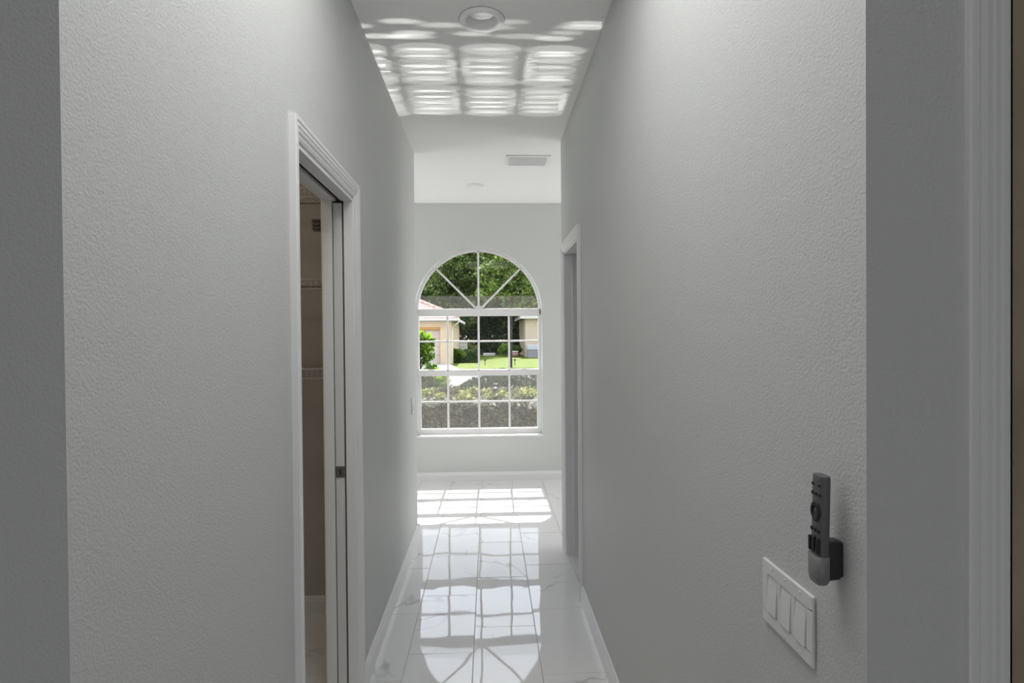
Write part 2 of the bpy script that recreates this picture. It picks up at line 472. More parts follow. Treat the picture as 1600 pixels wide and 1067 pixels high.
part(casing_leg(XL, 1, LY1 + CW, -1, TOPZ), 'casing_leg', TRIM, d1)
part(casing_head(XL, 1, LY0 - CW, LY1 + CW, TOPZ), 'casing_head', TRIM, d1)
jt = .016
part(MB().box(XL - T - .002, XL + .002, LY0 - .001, LY0 + .003, 0, LZ), 'jamb', TRIM, d1)
# split jamb at the pocket: two stiles with the door edge between them
part(MB().box(XL - .0335, XL + .002, LY1 - .003, LY1 + .001, 0, LZ), 'split_jamb', TRIM, d1)
part(MB().box(XL - T - .002, XL - .080, LY1 - .003, LY1 + .001, 0, LZ), 'split_jamb', TRIM, d1)
part(MB().box(XL - .042, XL + .002, LY0, LY1 - .003, LZ - .016, LZ), 'head_jamb', TRIM, d1)
part(MB().box(XL - T - .002, XL - .064, LY0, LY1 - .003, LZ - .016, LZ), 'head_jamb', TRIM, d1)
part(MB().box(XL - .064, XL - .042, LY0, LY1 - .003, LZ - .004, LZ), 'track_slot', DARKGAP, d1)
part(MB().box(XL - .078, XL - .036, 2.99, 3.015, 0, LZ), 'pocket_back', DARKGAP, d1)
leaf = part(MB().box(XL - .0770, XL - .0425, LY1 + .004, 2.985, .012, LZ - .022), 'door_leaf', DOORP, d1, .0015)
ep = MB().box(XL - .0755, XL - .0425, LY1 + .0015, LY1 + .006, .917, .962)
o = ep.build('edge_pull', STEEL, leaf)
o = MB().box(XL - .062, XL - .056, LY1 + .0005, LY1 + .003, .928, .952).build('pull_slot', DARKGAP, leaf)
# closet-side casing
part(casing_leg(XL - T, -1, LY0 - CW, 1, TOPZ), 'casing_leg', TRIM, d1)
part(casing_leg(XL - T, -1, LY1 + CW, -1, TOPZ), 'casing_leg', TRIM, d1)
part(casing_head(XL - T, -1, LY0 - CW, LY1 + CW, TOPZ), 'casing_head', TRIM, d1)

d2 = empty('door_2', (XR, (RY0 + RY1) / 2, 0), kind=S)
part(casing_leg(XR, -1, RY0 - CW, 1, TOPZ), 'casing_leg', TRIM, d2)
part(casing_leg(XR, -1, RY1 + CW, -1, TOPZ), 'casing_leg', TRIM, d2)
part(casing_head(XR, -1, RY0 - CW, RY1 + CW, TOPZ), 'casing_head', TRIM, d2)
part(MB().box(XR - .002, XR + T + .002, RY0 - .001, RY0 + .016, 0, LZ), 'jamb', TRIM, d2)
part(MB().box(XR - .002, XR + T + .002, RY1 - .016, RY1 + .001, 0, LZ), 'jamb', TRIM, d2)
part(MB().box(XR - .002, XR + T + .002, RY0, RY1, LZ - .016, LZ), 'head_jamb', TRIM, d2)
part(MB().box(XR + .05, XR + .085, RY1 - .027, RY1 - .016, 0, LZ - .016), 'door_stop', TRIM, d2)

# doorway on the near wall, right of the corridor mouth
d3 = empty('door_3', (1.1, YC, 0), kind=S)
def casing_front(x_out, dirn, z1):
    w = [(d * 1.09, t * .4) for d, t in CAS]
    lo = [(x_out + dirn * d, YC - t, 0) for d, t in w]; hi = [(x_out + dirn * d, YC - t, z1 - d) for d, t in w]
    return MB().strip(lo, hi).cap(lo).cap(hi)
part(casing_front(.645, 1, 2.50), 'casing_leg', TRIM, d3)
part(casing_front(1.617, -1, 2.50), 'casing_leg', TRIM, d3)
a = [(.645 + d * 1.09, YC - t * .4, 2.50 - d) for d, t in CAS]; b = [(1.617 - d * 1.09, YC - t * .4, 2.50 - d) for d, t in CAS]
part(MB().strip(a, b).cap(a).cap(b), 'casing_head', TRIM, d3)
part(MB().box(.7045, .7125, YC, YC + T, 0, 2.46), 'jamb', BROWN, d3)
mb = MB(); mb.box(.7135, 1.548, YC + .012, YC + .047, .012, 2.45)
leaf3 = part(mb, 'door_leaf', BROWN, d3, .002)

# ------------------------------------------------------------------ arched window
w1 = empty('window_1', (WX, YF + .045, WZ0), kind=S)
YG = 5.925                                   # glass plane
y0f, y1f = YF + .098, YF + .160              # frame depth
def arch_ring(r0, r1, z0, ya, yb, n=48, bottom=True):
    def line(rad): return [(WX - rad, z0)] + [(WX - rad * math.cos(math.pi * i / n), WZC + rad * math.sin(math.pi * i / n)) for i in range(n + 1)] + [(WX + rad, z0)]
    A, B = line(r1), line(r0); mb = MB()
    for i in range(len(A) - 1):
        q = [A[i], A[i + 1], B[i + 1], B[i]]
        vs = [(x, ya, z) for x, z in q] + [(x, yb, z) for x, z in q]
        mb.add(vs, [(0, 1, 2, 3), (4, 5, 6, 7), (0, 1, 5, 4), (2, 3, 7, 6)])
    for e in (0, -1):
        q = [A[e], B[e]]; mb.add([(q[0][0], ya, z0), (q[1][0], ya, z0), (q[1][0], yb, z0), (q[0][0], yb, z0)], [(0, 1, 2, 3)])
    return mb
def wp(mb, name, m=VINYL, bevel=0): return part(mb, name, m, w1, bevel)
wp(arch_ring(WR - .018, WR + .004, WZ0 + .006, y0f, y1f), 'outer_frame')
wp(arch_ring(WR - .026, WR - .017, WZC + .028, y0f + .012, y1f - .015), 'arch_bead')
zt0, zt1 = 1.683, 1.760
wp(MB().box(WX - WR + .02, WX + WR - .02, y0f - .002, y1f - .004, zt0, zt1), 'transom', bevel=.004)
GX0, GX1 = WX - .633, WX + .633
cols = (-.429, -.108, .207)
mw = .0105                                   # half width of a glazing bar
# upper sash (fixed), its bars and panes
zu0, zu1 = 1.098, zt0
yb0, yb1 = YG - .010, YG + .010
for x in (GX0 + .008, GX1 - .008):
    wp(MB().box(x - .008, x + .008, y0f + .006, y1f - .01, zu0 + .03, zu1), 'upper_stile', bevel=.002)
for x in cols:
    wp(MB().box(x - mw, x + mw, yb0, yb1, 1.131, zu1), 'muntin', bevel=.003)
zm = 1.423
xs = [GX0 + .016] + list(cols) + [GX1 - .016]
for i in range(4):
    a = xs[i] + (mw if i else 0); b = xs[i + 1] - (mw if i < 3 else 0)
    wp(MB().box(a, b, yb0 + .001, yb1 - .001, zm - .009, zm + .009), 'muntin', bevel=.003)
    for za, zb in ((1.131, zm - .009), (zm + .009, zu1)):
        wp(MB().box(a, b, YG - .002, YG + .002, za, zb), 'pane', GLASS)
# meeting rail and lower sash
wp(MB().box(GX0, GX1, y0f - .004, y1f - .012, 1.066, 1.131), 'meeting_rail', bevel=.005)
for x in cols:
    wp(MB().box(x - .013, x + .013, y0f - .008, y0f - .004, 1.120, 1.129), 'rail_clip', mat('clip_grey', (.42, .41, .42), .5))
for x in (-.60, .36):
    wp(MB().box(x - .033, x + .033, y0f - .018, y0f - .003, 1.128, 1.137), 'sash_lock', PLASTIC)
zl0, zl1 = .520, 1.066
for x in (GX0 + .016, GX1 - .016):
    wp(MB().box(x - .016, x + .016, y0f, y1f - .02, WZ0 + .02, zl1), 'lower_stile', bevel=.002)
wp(MB().box(WX - WR, WX + WR, y0f - .002, y1f - .012, WZ0 - .004, zl0), 'bottom_rail', bevel=.004)
zm2 = .797
xs2 = [GX0 + .032] + list(cols) + [GX1 - .032]
for x in cols:
    wp(MB().box(x - mw, x + mw, yb0, yb1, zl0, zl1), 'muntin', bevel=.003)
for i in range(4):
    a = xs2[i] + (mw if i else 0); b = xs2[i + 1] - (mw if i < 3 else 0)
    wp(MB().box(a, b, yb0 + .001, yb1 - .001, zm2 - .009, zm2 + .009), 'muntin', bevel=.003)
    for za, zb in ((zl0, zm2 - .009), (zm2 + .009, zl1)):
        wp(MB().box(a, b, YG - .002, YG + .002, za, zb), 'pane', GLASS)
# fanlight: three spokes and four panes
RF = WR - .025
for ang in (45, 90, 135):
    c, s_ = math.cos(math.radians(ang)), math.sin(math.radians(ang))
    p = [(.03, -.010), (RF + .004, -.010), (RF + .004, .010), (.03, .010)]
    pts = [(WX + d * c - e * s_, WZC + .012 + d * s_ + e * c) for d, e in p]
    wp(MB().prism(pts, 1, yb0, yb1), 'spoke')
wp(MB().prism([(WX + .036 * math.cos(t), zt1 + .036 * math.sin(t)) for t in [math.pi * i / 10 for i in range(11)]], 1, yb0 - .001, yb1 + .001), 'spoke_hub')
for k in range(4):
    a0, a1 = math.radians(45 * k), math.radians(45 * (k + 1))
    arc = [(WX + RF * math.cos(a0 + (a1 - a0) * i / 10), max(zt1, WZC + .0 + RF * math.sin(a0 + (a1 - a0) * i / 10))) for i in range(11)]
    pts = [(WX, zt1)] + arc
    wp(MB().prism(pts, 1, YG - .002, YG + .002), 'pane', GLASS)
wp(MB().box(WX + WR - .018, WX + WR - .004, y0f - .006, y0f + .001, 1.700, 1.748), 'latch_tab', mat('tab_grey', (.2, .2, .2), .5))
# sill, the insect screen outside, and a grey band across the fanlight
wp(MB().box(WX - WR + .001, WX + WR - .001, YF - .003, YF + .115, WZ0 - .018, WZ0 + .001), 'sill', TRIM, .004)
wp(MB().box(GX0 + .01, GX1 - .01, YG + .022, YG + .0225, zl0 - .01, zl1 + .02), 'screen_and_band', SCREEN)
def chord(z): return math.sqrt(max(0, RF ** 2 - (z - WZC) ** 2))
zs = 1.895
wp(MB().add([(WX - chord(zt1), YG + .0225, zt1), (WX + chord(zt1), YG + .0225, zt1), (WX + chord(zs), YG + .0225, zs), (WX - chord(zs), YG + .0225, zs)], [(0, 1, 2, 3)]), 'screen_and_band', SCREEN)  # thin grey see-through band at the foot of the fanlight

# roof eave outside, above the window
mb = MB(); mb.box(-4.2, 4.2, YF + .2, 6.44, 2.77, 2.80)
tag(mb.build('trim_soffit', TRIM), kind=S)
box('trim_fascia', TRIM, (-4.2, 4.2, 6.42, 6.45, 2.745, 2.96), kind=S)

# ------------------------------------------------------------------ ceiling fixtures
RINGW = mat('ring_white', (.88, .88, .88), .35, .4)
rl = empty('recessed_light', (-.019, 2.441, ZC), label='round white recessed downlight in the hallway ceiling amid bright reflected patches', cat='ceiling light')
part(MB().lathe([(.096, -.001), (.096, -.005), (.091, -.010), (.078, -.0115), (.070, -.010), (.067, -.006)], (-.019, 2.441, ZC), 48), 'trim_ring', RINGW, rl)
part(MB().lathe([(.067, -.006), (.062, .012), (.058, .026)], (-.019, 2.441, ZC), 48), 'baffle', mat('baffle_grey', (.80, .80, .80), .5), rl)
part(MB().lathe([(.058, .026), (.040, .0235), (.0, .022)], (-.019, 2.441, ZC), 48), 'lens', mat('lens_white', (.86, .86, .87), .4), rl)
part(MB().lathe([(.0985, -.0004), (.0955, -.0006)], (-.019, 2.441, ZC), 48), 'ring_gap_shade', mat('gap_shade_grey', (.30, .30, .30), .6), rl)  # thin grey ring painted as the shadow gap around the trim
rl2 = empty('ceiling_disc', (-.113, 5.12, ZC), label='small flat white disc fixture on the ceiling near the arched window', cat='ceiling light')
part(MB().lathe([(.078, 0), (.078, -.010), (.073, -.015), (.060, -.017)], (-.113, 5.12, ZC), 40), 'trim_ring', TRIM, rl2)
part(MB().lathe([(.060, -.017), (.055, -.0145), (0, -.016)], (-.113, 5.12, ZC), 40), 'lens', mat('lens_white', (.86, .86, .87), .4), rl2)
vt = empty('air_vent', (.305, 4.375, ZC), label='white rectangular louvred air vent in the far ceiling', cat='vent')
vx0, vx1, vy0, vy1 = .137, .474, 4.262, 4.488
mb = MB()
fw = .026
mb.box(vx0, vx1, vy0, vy0 + fw, ZC - .007, ZC); mb.box(vx0, vx1, vy1 - fw, vy1, ZC - .007, ZC)
mb.box(vx0, vx0 + fw, vy0 + fw, vy1 - fw, ZC - .007, ZC); mb.box(vx1 - fw, vx1, vy0 + fw, vy1 - fw, ZC - .007, ZC)
part(mb, 'frame', TRIM, vt)
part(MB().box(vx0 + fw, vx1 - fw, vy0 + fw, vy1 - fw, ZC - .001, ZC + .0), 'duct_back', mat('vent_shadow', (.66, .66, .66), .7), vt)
for i in range(7):
    y = vy0 + fw + .012 + i * .024
    part(MB().prism([(y, ZC - .001), (y + .003, ZC - .001), (y + .021, ZC - .020), (y + .018, ZC - .020)], 0, vx0 + fw, vx1 - fw), 'slat', TRIM, vt)

# ------------------------------------------------------------------ light switches
def switch_plate(x, sgn, ya, yb, za, zb, n, label, lever=None):
    """decorator plate on a wall at x whose room side is sgn; n rockers"""
    yc, zc_ = (ya + yb) / 2, (za + zb) / 2
    e = empty('light_switch', (x, yc, zc_), label=label, cat='light switch')
    t = .0062
    def bx(m_, x0, x1, *q): return MB().box(min(x + sgn * x0, x + sgn * x1), max(x + sgn * x0, x + sgn * x1), *q)
    # plate as a frame round the openings
    p = MB()
    pitch = .046; ys = [yc + (i - (n - 1) / 2) * pitch for i in range(n)]; hw, hh = .0172, .0345
    for x0, x1 in ((0, t),):
        xa, xb = sorted((x + sgn * x0, x + sgn * x1))
        p.box(xa, xb, ya, yb, za, zc_ - hh); p.box(xa, xb, ya, yb, zc_ + hh, zb)
        edges = [ya] + sum([[y - hw, y + hw] for y in ys], []) + [yb]
        for k in range(0, len(edges), 2): p.box(xa, xb, edges[k], edges[k + 1], zc_ - hh, zc_ + hh)
    # bevelled rim: chamfer the outline
    rim = []
    P = part(p, 'plate', PLASTIC, e, .0016, 2)
    for y in ys:
        part(bx(0, .0, .0035, y - hw, y + hw, zc_ - hh, zc_ + hh), 'rocker_frame', PLASTIC, e)
        # rocker: a paddle proud at the bottom, sunk at the top
        q = [(0.003, zc_ - hh + .0016), (t + .0030, zc_ - hh + .0016), (t + .0012, zc_), (t - .0016, zc_ + hh - .0016), (0.003, zc_ + hh - .0016)]
        part(rock(x, sgn, q, y - hw + .0016, y + hw - .0016), 'rocker', PLASTIC, e, .0008)
        for z in (zc_ + .0485, zc_ - .0485):
            part(screw(x + sgn * t, sgn, y, z), 'screw', PLASTIC, e)
    return e
def rock(x, sgn, q, ya, yb):
    mb = MB(); n = len(q)
    vs = [(x + sgn * a, ya, b) for a, b in q] + [(x + sgn * a, yb, b) for a, b in q]
    mb.add(vs, [(i, (i + 1) % n, (i + 1) % n + n, i + n) for i in range(n)] + [tuple(range(n))[::-1], tuple(range(n, 2 * n))]); return mb
def screw(x, sgn, y, z):
    return MB().lathe([(0, sgn * .0014), (.0020, sgn * .0011), (.0032, -sgn * .0002)], (x, y, z), 12, 'x')
switch_plate(XR, -1, .868, 1.031, .953, 1.066, 3, 'white three gang rocker switch plate on the right wall below the remote control')
switch_plate(XL, 1, 3.955, 4.072, .937, 1.052, 2, 'small white switch plate near the far end of the left wall')

# ------------------------------------------------------------------ remote control in its wall holder
RYC, RZ0, RZ1 = .806, 1.122, 1.274
RXB = .488                                   # back of the remote
def rounded_rect(w, h, rad, n=5):
    pts = []
    for cx, cz, a0 in ((w / 2 - rad, h / 2 - rad, 0), (-w / 2 + rad, h / 2 - rad, 90), (-w / 2 + rad, -h / 2 + rad, 180), (w / 2 - rad, -h / 2 + rad, 270)):
        for i in range(n + 1):
            t = math.radians(a0 + 90 * i / n); pts.append((cx + rad * math.cos(t), cz + rad * math.sin(t)))
    return pts
hold = empty('remote_holder', (XR, RYC, 1.115), label='black wall bracket cupping the lower end of the remote control', cat='holder')
part(MB().box(.4790, XR, RYC - .0085, RYC + .0150, 1.126, 1.178), 'back_block', HOLDER, hold, .003, 3)
part(MB().prism([(.470, 1.1195), (.504, 1.1235), (.504, 1.136), (.470, 1.128)], 1, RYC - .0080, RYC + .0130), 'support_rib', HOLDER, hold, .002)
rem = empty('remote_control', (RXB, RYC, RZ0), label='slim dark grey remote control standing in the holder on the right wall', cat='remote control')
# body: rounded section swept upward, leaning slightly toward the wall at the top
def remote_body():
    mb = MB(); secs = []
    W, D = .029, .0150
    def sec(z, sc=1.0, scd=1.0):
        lean = (RZ1 - z) / (RZ1 - RZ0) * .0035
        return [(RXB - D / 2 - lean + q[0] * scd, RYC + q[1] * sc, z) for q in rounded_rect(D, W, .0062)]
    zs_ = [(RZ0, .55, .55), (RZ0 + .003, .82, .85), (RZ0 + .008, .96, .97), (RZ0 + .014, 1, 1), (RZ1 - .004, 1, 1), (RZ1 - .001, .97, .96), (RZ1, .92, .90)]
    rings = [sec(*z) for z in zs_]
    for a, b in zip(rings[:-1], rings[1:]):
        n = len(a); mb.add(a + b, [(i, (i + 1) % n, (i + 1) % n + n, i + n) for i in range(n)], True)
    mb.cap(rings[0]); mb.cap(rings[-1])
    return mb
part(remote_body(), 'body', REMOTE, rem)
def xface(z): return RXB - .0150 - (RZ1 - z) / (RZ1 - RZ0) * .0035
def button(y, z, ry, rz, h, name='button', m=RUBBER):
    x = xface(z) + .0006; mb = MB(); prof = [(0, -h), (.55, -h * .95), (.85, -h * .7), (1, 0)]
    vs = []; n = 16; k = len(prof)
    for i in range(n):
        t = 2 * math.pi * i / n
        for rr, hh in prof: vs.append((x + hh, y + ry * rr * math.cos(t), z + rz * rr * math.sin(t)))
    mb.add(vs, [(i * k + j, ((i + 1) % n) * k + j, ((i + 1) % n) * k + j + 1, i * k + j + 1) for i in range(n) for j in range(k - 1)], True)
    part(mb, name, m, rem)
button(RYC + .0080, 1.2605, .0028, .0030, .0028); button(RYC - .0075, 1.2605, .0028, .0030, .0022)
for dy in (.0085, 0, -.0085): button(RYC + dy, 1.2470, .0027, .0034, .0026)
zr = 1.2215
ring = MB(); n1, n2 = 28, 8
vs = []
for i in range(n1):
    t = 2 * math.pi * i / n1
    for j in range(n2):
        p_ = 2 * math.pi * j / n2; rr = .0086 + .0032 * math.cos(p_)
        vs.append((xface(zr) - .0004 + .0024 * math.sin(p_), RYC + rr * math.cos(t), zr + 1.30 * rr * math.sin(t)))
ring.add(vs, [(i * n2 + j, ((i + 1) % n1) * n2 + j, ((i + 1) % n1) * n2 + (j + 1) % n2, i * n2 + (j + 1) % n2) for i in range(n1) for j in range(n2)], True)
part(ring, 'direction_ring', RUBBER, rem)
button(RYC, zr, .0042, .0052, .0022, 'select_button', REMOTE)
for dy in (.0085, 0, -.0085): button(RYC + dy, 1.1950, .0027, .0036, .0030)
for dy, zc_ in ((.0098, 1.1730), (.0002, 1.1745), (-.0092, 1.1735)):
    part(MB().box(xface(zc_) - .0042, xface(zc_) + .001, RYC + dy - .0028, RYC + dy + .0028, zc_ - .0110, zc_ + .0110), 'rocker_key', RUBBER, rem, .0018, 3)
# the holder's cup wraps the lower third
def cup():
    mb = MB(); W, D = .0330, .0205
    def sec(z, sc, scd): return [(RXB - .0105 + q[0] * scd - .0015, RYC + q[1] * sc, z) for q in rounded_rect(D, W, .0082)]
    rings = [sec(1.1165, .62, .60), sec(1.1185, .80, .78), sec(1.123, .95, .94), sec(1.129, 1, 1), sec(1.1590, 1, 1)]
    for a, b in zip(rings[:-1], rings[1:]):
        n = len(a); mb.add(a + b, [(i, (i + 1) % n, (i + 1) % n + n, i + n) for i in range(n)], True)
    mb.cap(rings[0]); mb.cap(rings[-1])
    return mb
part(cup(), 'cup', HOLDERF, hold)

# ------------------------------------------------------------------ closet wire shelves
for z, word in ((2.198, 'topmost'), (1.757, 'middle'), (1.324, 'lowest')):
    e = empty('wire_shelf', (-1.4, 3.08, z), label=word + ' white wire shelf on the end wall inside the dark closet', cat='shelf', group='wire shelves in the closet')
    xa, xb, yf, yk = -2.29, -.66, 2.79, 3.078
    part(MB().tube((xa, yf, z), (xb, yf, z), .0032), 'front_rod', WIRE, e)
    part(MB().tube((xa, yf, z - .045), (xb, yf, z - .045), .0032), 'lip_rod', WIRE, e)
    part(MB().tube((xa, yk, z), (xb, yk, z), .0032), 'back_rod', WIRE, e)
    part(MB().tube((xa, 2.93, z - .004), (xb, 2.93, z - .004), .0030), 'middle_rod', WIRE, e)
    m_ = MB()
    x = xa + .01
    while x < xb:
        m_.tube((x, yk, z + .002), (x, yf, z + .002), .0015, n=4); m_.tube((x, yf, z + .002), (x, yf, z - .045), .0015, n=4); x += .0254
    q = part(m_, 'deck_wires', WIRE, e); q['kind'] = 'stuff'
    if word == 'topmost':
        for k in range(3): part(MB().box(-.935, -.895, 3.070, 3.087, 2.052 + k * .021, 2.064 + k * .021), 'bracket_clip', mat('clip_dark', (.13, .12, .11), .6), e, .002)

# ------------------------------------------------------------------ outside: ground
GZ = -.20
LAWN = mat('lawn_grass', (.085, .120, .004), .7, .2, var=(2.2, .25), bump=(25, .05, 4))
ROAD = mat('road_asphalt', (.235, .225, .25), .8, .2, var=(1.5, .06))
CONC = mat('driveway_concrete', (.42, .41, .39), .8, .2, var=(1.2, .05))
SOIL = mat('mulch', (.055, .042, .032), .9, .1, var=(9, .3), bump=(30, .03, 3))
box('ground_bed', SOIL, (-40, 40, YF + .2, 14.5, GZ - .3, GZ), kind=S)
box('ground_road', ROAD, (-60, 60, 14.5, 26.3, GZ - .3, GZ - .02), kind=S)
tag(MB().add([(-60, 26.3, GZ), (60, 26.3, GZ), (60, 120, GZ), (-60, 120, GZ)], [(0, 1, 2, 3)]).build('ground_lawn', LAWN), kind=S)
mb = MB(); pts = [(-9.5, 26.31), (-1.15, 26.31), (-2.35, 34.1), (-9.5, 34.1)]
mb.prism(pts, 2, GZ - .05, GZ + .02); tag(mb.build('ground_driveway', CONC), kind=S)
box('ground_kerb', CONC, (-60, 60, 26.3, 26.55, GZ - .1, GZ + .025), kind=S)
box('ground_tree_bed', SOIL, (-40, 40, 51, 119, GZ - .1, GZ + .03), kind=S)

# ------------------------------------------------------------------ outside: houses
STUCCO = mat('peach_stucco', (.54, .42, .30), .85, .2, var=(3, .05), bump=(40, .01, 2))
STUCCO2 = mat('beige_stucco', (.47, .385, .30), .85, .2, var=(3, .05))
GARAGE = mat('garage_paint', (.50, .40, .36), .6, .3)
ORANGE = mat('orange_reveal', (.45, .24, .085), .8, .2)
ROOFT = mat('terracotta_tile', (.52, .35, .32), .7, .2, var=(5, .2))
OUTW = mat('outdoor_white', (.55, .53, .50), .6, .3)
hz = empty('house', (-5.6, 36, GZ), label='peach stucco house with tiled hip roof and garage, left across the road', cat='house')
hx1 = -2.25; HY = 34.2; ze = 2.36
mb = MB()
gx0, gx1, gz1 = -7.7, -2.92, 2.02
mb.box(gx1, hx1, HY, HY + .3, GZ, ze); mb.box(-9.5, gx0, HY, HY + .3, GZ, ze); mb.box(gx0, gx1, HY, HY + .3, gz1, ze)
mb.box(hx1 - .3, hx1, HY + .3, HY + 9, GZ, ze); mb.box(-9.5, -9.2, HY + .3, HY + 9, GZ, ze)
part(mb, 'wall', STUCCO, hz)
part(MB().box(gx1 - .02, gx1, HY - .001, HY + .26, GZ, gz1).box(gx0, gx1, HY - .001, HY + .26, gz1 - .16, gz1 + .002), 'garage_reveal', ORANGE, hz)
gd = part(MB().box(gx0, gx1 - .02, HY + .27, HY + .30, GZ + .02, gz1 - .15), 'garage_door', GARAGE, hz)
for k in range(4):
    o = MB().box(gx0, gx1 - .02, HY + .24, HY + .27, GZ + .02 + k * .51, GZ + .02 + k * .51 + .495).build('panel', GARAGE, gd, .012)
ov = .45; ex1 = hx1 + ov; ey = HY - ov
part(MB().box(-10, ex1, ey, ey + .04, ze - .02, ze + .15).box(ex1 - .04, ex1, ey, HY + 9.4, ze - .02, ze + .15), 'fascia', OUTW, hz)
part(MB().box(-10, ex1, ey, HY, ze + .0, ze + .03), 'soffit', OUTW, hz)
pitch = .43
roof = MB()
# front slope with barrel corrugation, clipped by the hip line; side slope plain tiles
def roofz(d): return ze + .15 + pitch * d
rows = 16; step = .28
nx = int((ex1 + 10) / .09)
for rix in range(rows):
    d0, d1_ = rix * step, (rix + 1) * step + .03
    xs_ = [ex1 + .03 - i * .09 for i in range(nx + 1)]
    for i in range(nx):
        xa, xb = xs_[i], xs_[i + 1]
        if xa > ex1 - d0 + .03: continue
        ha = .05 * abs(math.sin(math.pi * (ex1 - xa) / .27)); hb = .05 * abs(math.sin(math.pi * (ex1 - xb) / .27))
        lift = .05
        roof.add([(xa, ey - .04 + d0, roofz(d0) + ha + lift), (xb, ey - .04 + d0, roofz(d0) + hb + lift), (xb, ey + d1_, roofz(d1_) + hb + .01), (xa, ey + d1_, roofz(d1_) + ha + .01),
                  (xa, ey - .04 + d0, roofz(d0) - .01), (xb, ey - .04 + d0, roofz(d0) - .01)], [(0, 1, 2, 3), (0, 1, 5, 4)])
q = part(roof, 'front_roof_tiles', ROOFT, hz); q['kind'] = 'stuff'
dr = rows * step
part(MB().add([(ex1, ey, ze + .14), (ex1, ey + 10, ze + .14), (ex1 - dr, ey + 10 - dr * .2, roofz(dr)), (ex1 - dr, ey + dr, roofz(dr))], [(0, 1, 2, 3)])
     .add([(-10, ey, ze + .12), (ex1, ey, ze + .12), (ex1 - dr, ey + dr, roofz(dr) - .03), (-10, ey + dr, roofz(dr) - .03)], [(0, 1, 2, 3)]), 'roof_deck', ROOFT, hz)
hip = MB()
for k in range(12):
    a, b = k * .37, k * .37 + .42
    hip.tube((ex1 - a, ey + a, roofz(a) + .10), (ex1 - b, ey + b, roofz(b) + .08), .13, .11, n=8)
part(hip, 'hip_cap', ROOFT, hz)
part(MB().box(-10, ex1 + .1, ey - .13, ey, ze + .03, ze + .15), 'gutter', OUTW, hz)
part(MB().path([(ex1 + .03, ey - .06, ze + .08), (ex1 + .02, ey - .03, ze - .06), (hx1 + .12, HY - .02, ze - .36), (hx1 + .06, HY + .02, ze - .5), (hx1 + .06, HY + .02, GZ)], .045), 'downspout', OUTW, hz)

h2 = empty('house', (6.5, 46, GZ), label='beige stucco house with white fascia, right across the lawn', cat='house')
HX, HY2, ze2 = 2.78, 43.5, 2.80
mb = MB(); mb.box(HX, HX + .3, HY2, HY2 + 9, GZ, ze2).box(HX + .3, 12, HY2, HY2 + .3, GZ, ze2)
part(mb, 'wall', STUCCO2, h2)
part(MB().box(HX - .4, 12.4, HY2 - .4, HY2 - .34, ze2 - .05, ze2 + .2).box(HX - .4, HX - .34, HY2 - .34, HY2 + 9.4, ze2 - .05, ze2 + .2), 'fascia', OUTW, h2)
part(MB().box(HX - .38, 12.4, HY2 - .38, HY2 + .02, ze2 - .02, ze2), 'soffit', OUTW, h2)
part(MB().add([(HX - .45, HY2 - .45, ze2 + .2), (12.4, HY2 - .45, ze2 + .2), (12.4, HY2 + 4.5, ze2 + 2.2), (HX + 4.5, HY2 + 4.5, ze2 + 2.2), (HX - .45, HY2 + 9.4, ze2 + .2)], [(0, 1, 2, 3), (0, 3, 4)]), 'roof', mat('grey_tile', (.30, .26, .24), .7), h2)
bx_ = empty('outdoor_unit', (3.25, 42.6, GZ), label='low pale grey box unit beside the wall of the beige house', cat='utility box')
part(MB().box(2.86, 3.75, 42.3, 42.95, GZ, .40), 'body', mat('unit_grey', (.20, .20, .21), .6), bx_, .02)
part(MB().box(2.82, 3.79, 42.26, 42.99, .40, .76), 'lid', mat('unit_pale', (.38, .40, .47), .5), bx_, .03)

# white picket fence
fe = empty('picket_fence', (-2.2, 40.5, GZ), label='short white picket fence between the peach house and the dark hedge', cat='fence')
for k in range(10):
    x = -2.86 + k * .135
    part(MB().prism([(x, GZ), (x + .095, GZ), (x + .095, 1.02), (x + .0475, 1.09), (x, 1.02)], 1, 40.45, 40.48), 'picket', OUTW, fe)
for z in (.15, .80):
    part(MB().box(-2.9, -1.55, 40.48, 40.52, z, z + .09), 'rail', OUTW, fe)

# ------------------------------------------------------------------ vegetation helpers
def leaves_mesh(name, centers, size, mat_, flat=0.0, aspect=1.9, jitter=.4, up=None):
    """rhombic leaves, one per centre"""
    n = len(centers)
    d = rng.normal(size=(n, 3)); d[:, 2] *= (1 - flat); d /= np.linalg.norm(d, axis=1)[:, None]
    if up is not None: d = d * .7 + np.array(up); d /= np.linalg.norm(d, axis=1)[:, None]
    e = rng.normal(size=(n, 3)); e -= (e * d).sum(1)[:, None] * d; e /= np.linalg.norm(e, axis=1)[:, None]
    s = size * (1 + jitter * rng.uniform(-1, 1, size=n))[:, None]
    nn = np.cross(d, e)
    v = np.stack([centers - d * s * .5, centers + e * s * .5 / aspect + nn * s * .06, centers + d * s * .5, centers - e * s * .5 / aspect + nn * s * .06], 1).reshape(-1, 3)
    me = bpy.data.meshes.new(name)
    me.vertices.add(4 * n); me.vertices.foreach_set('co', v.astype(np.float32).ravel())
    me.loops.add(4 * n); me.loops.foreach_set('vertex_index', np.arange(4 * n, dtype=np.int32))
    me.polygons.add(n); me.polygons.foreach_set('loop_start', np.arange(0, 4 * n, 4, dtype=np.int32))
    me.update(calc_edges=True); me.validate()
    me.materials.append(mat_)
    return me
def blob(n, c, rad, shell=.55):
    """points in ellipsoid shells"""
    p = rng.normal(size=(n, 3)); p /= np.linalg.norm(p, axis=1)[:, None]
    rr = shell + (1 - shell) * rng.uniform(size=(n, 1)) ** .6
    return p * rr * np.array(rad) + np.array(c)
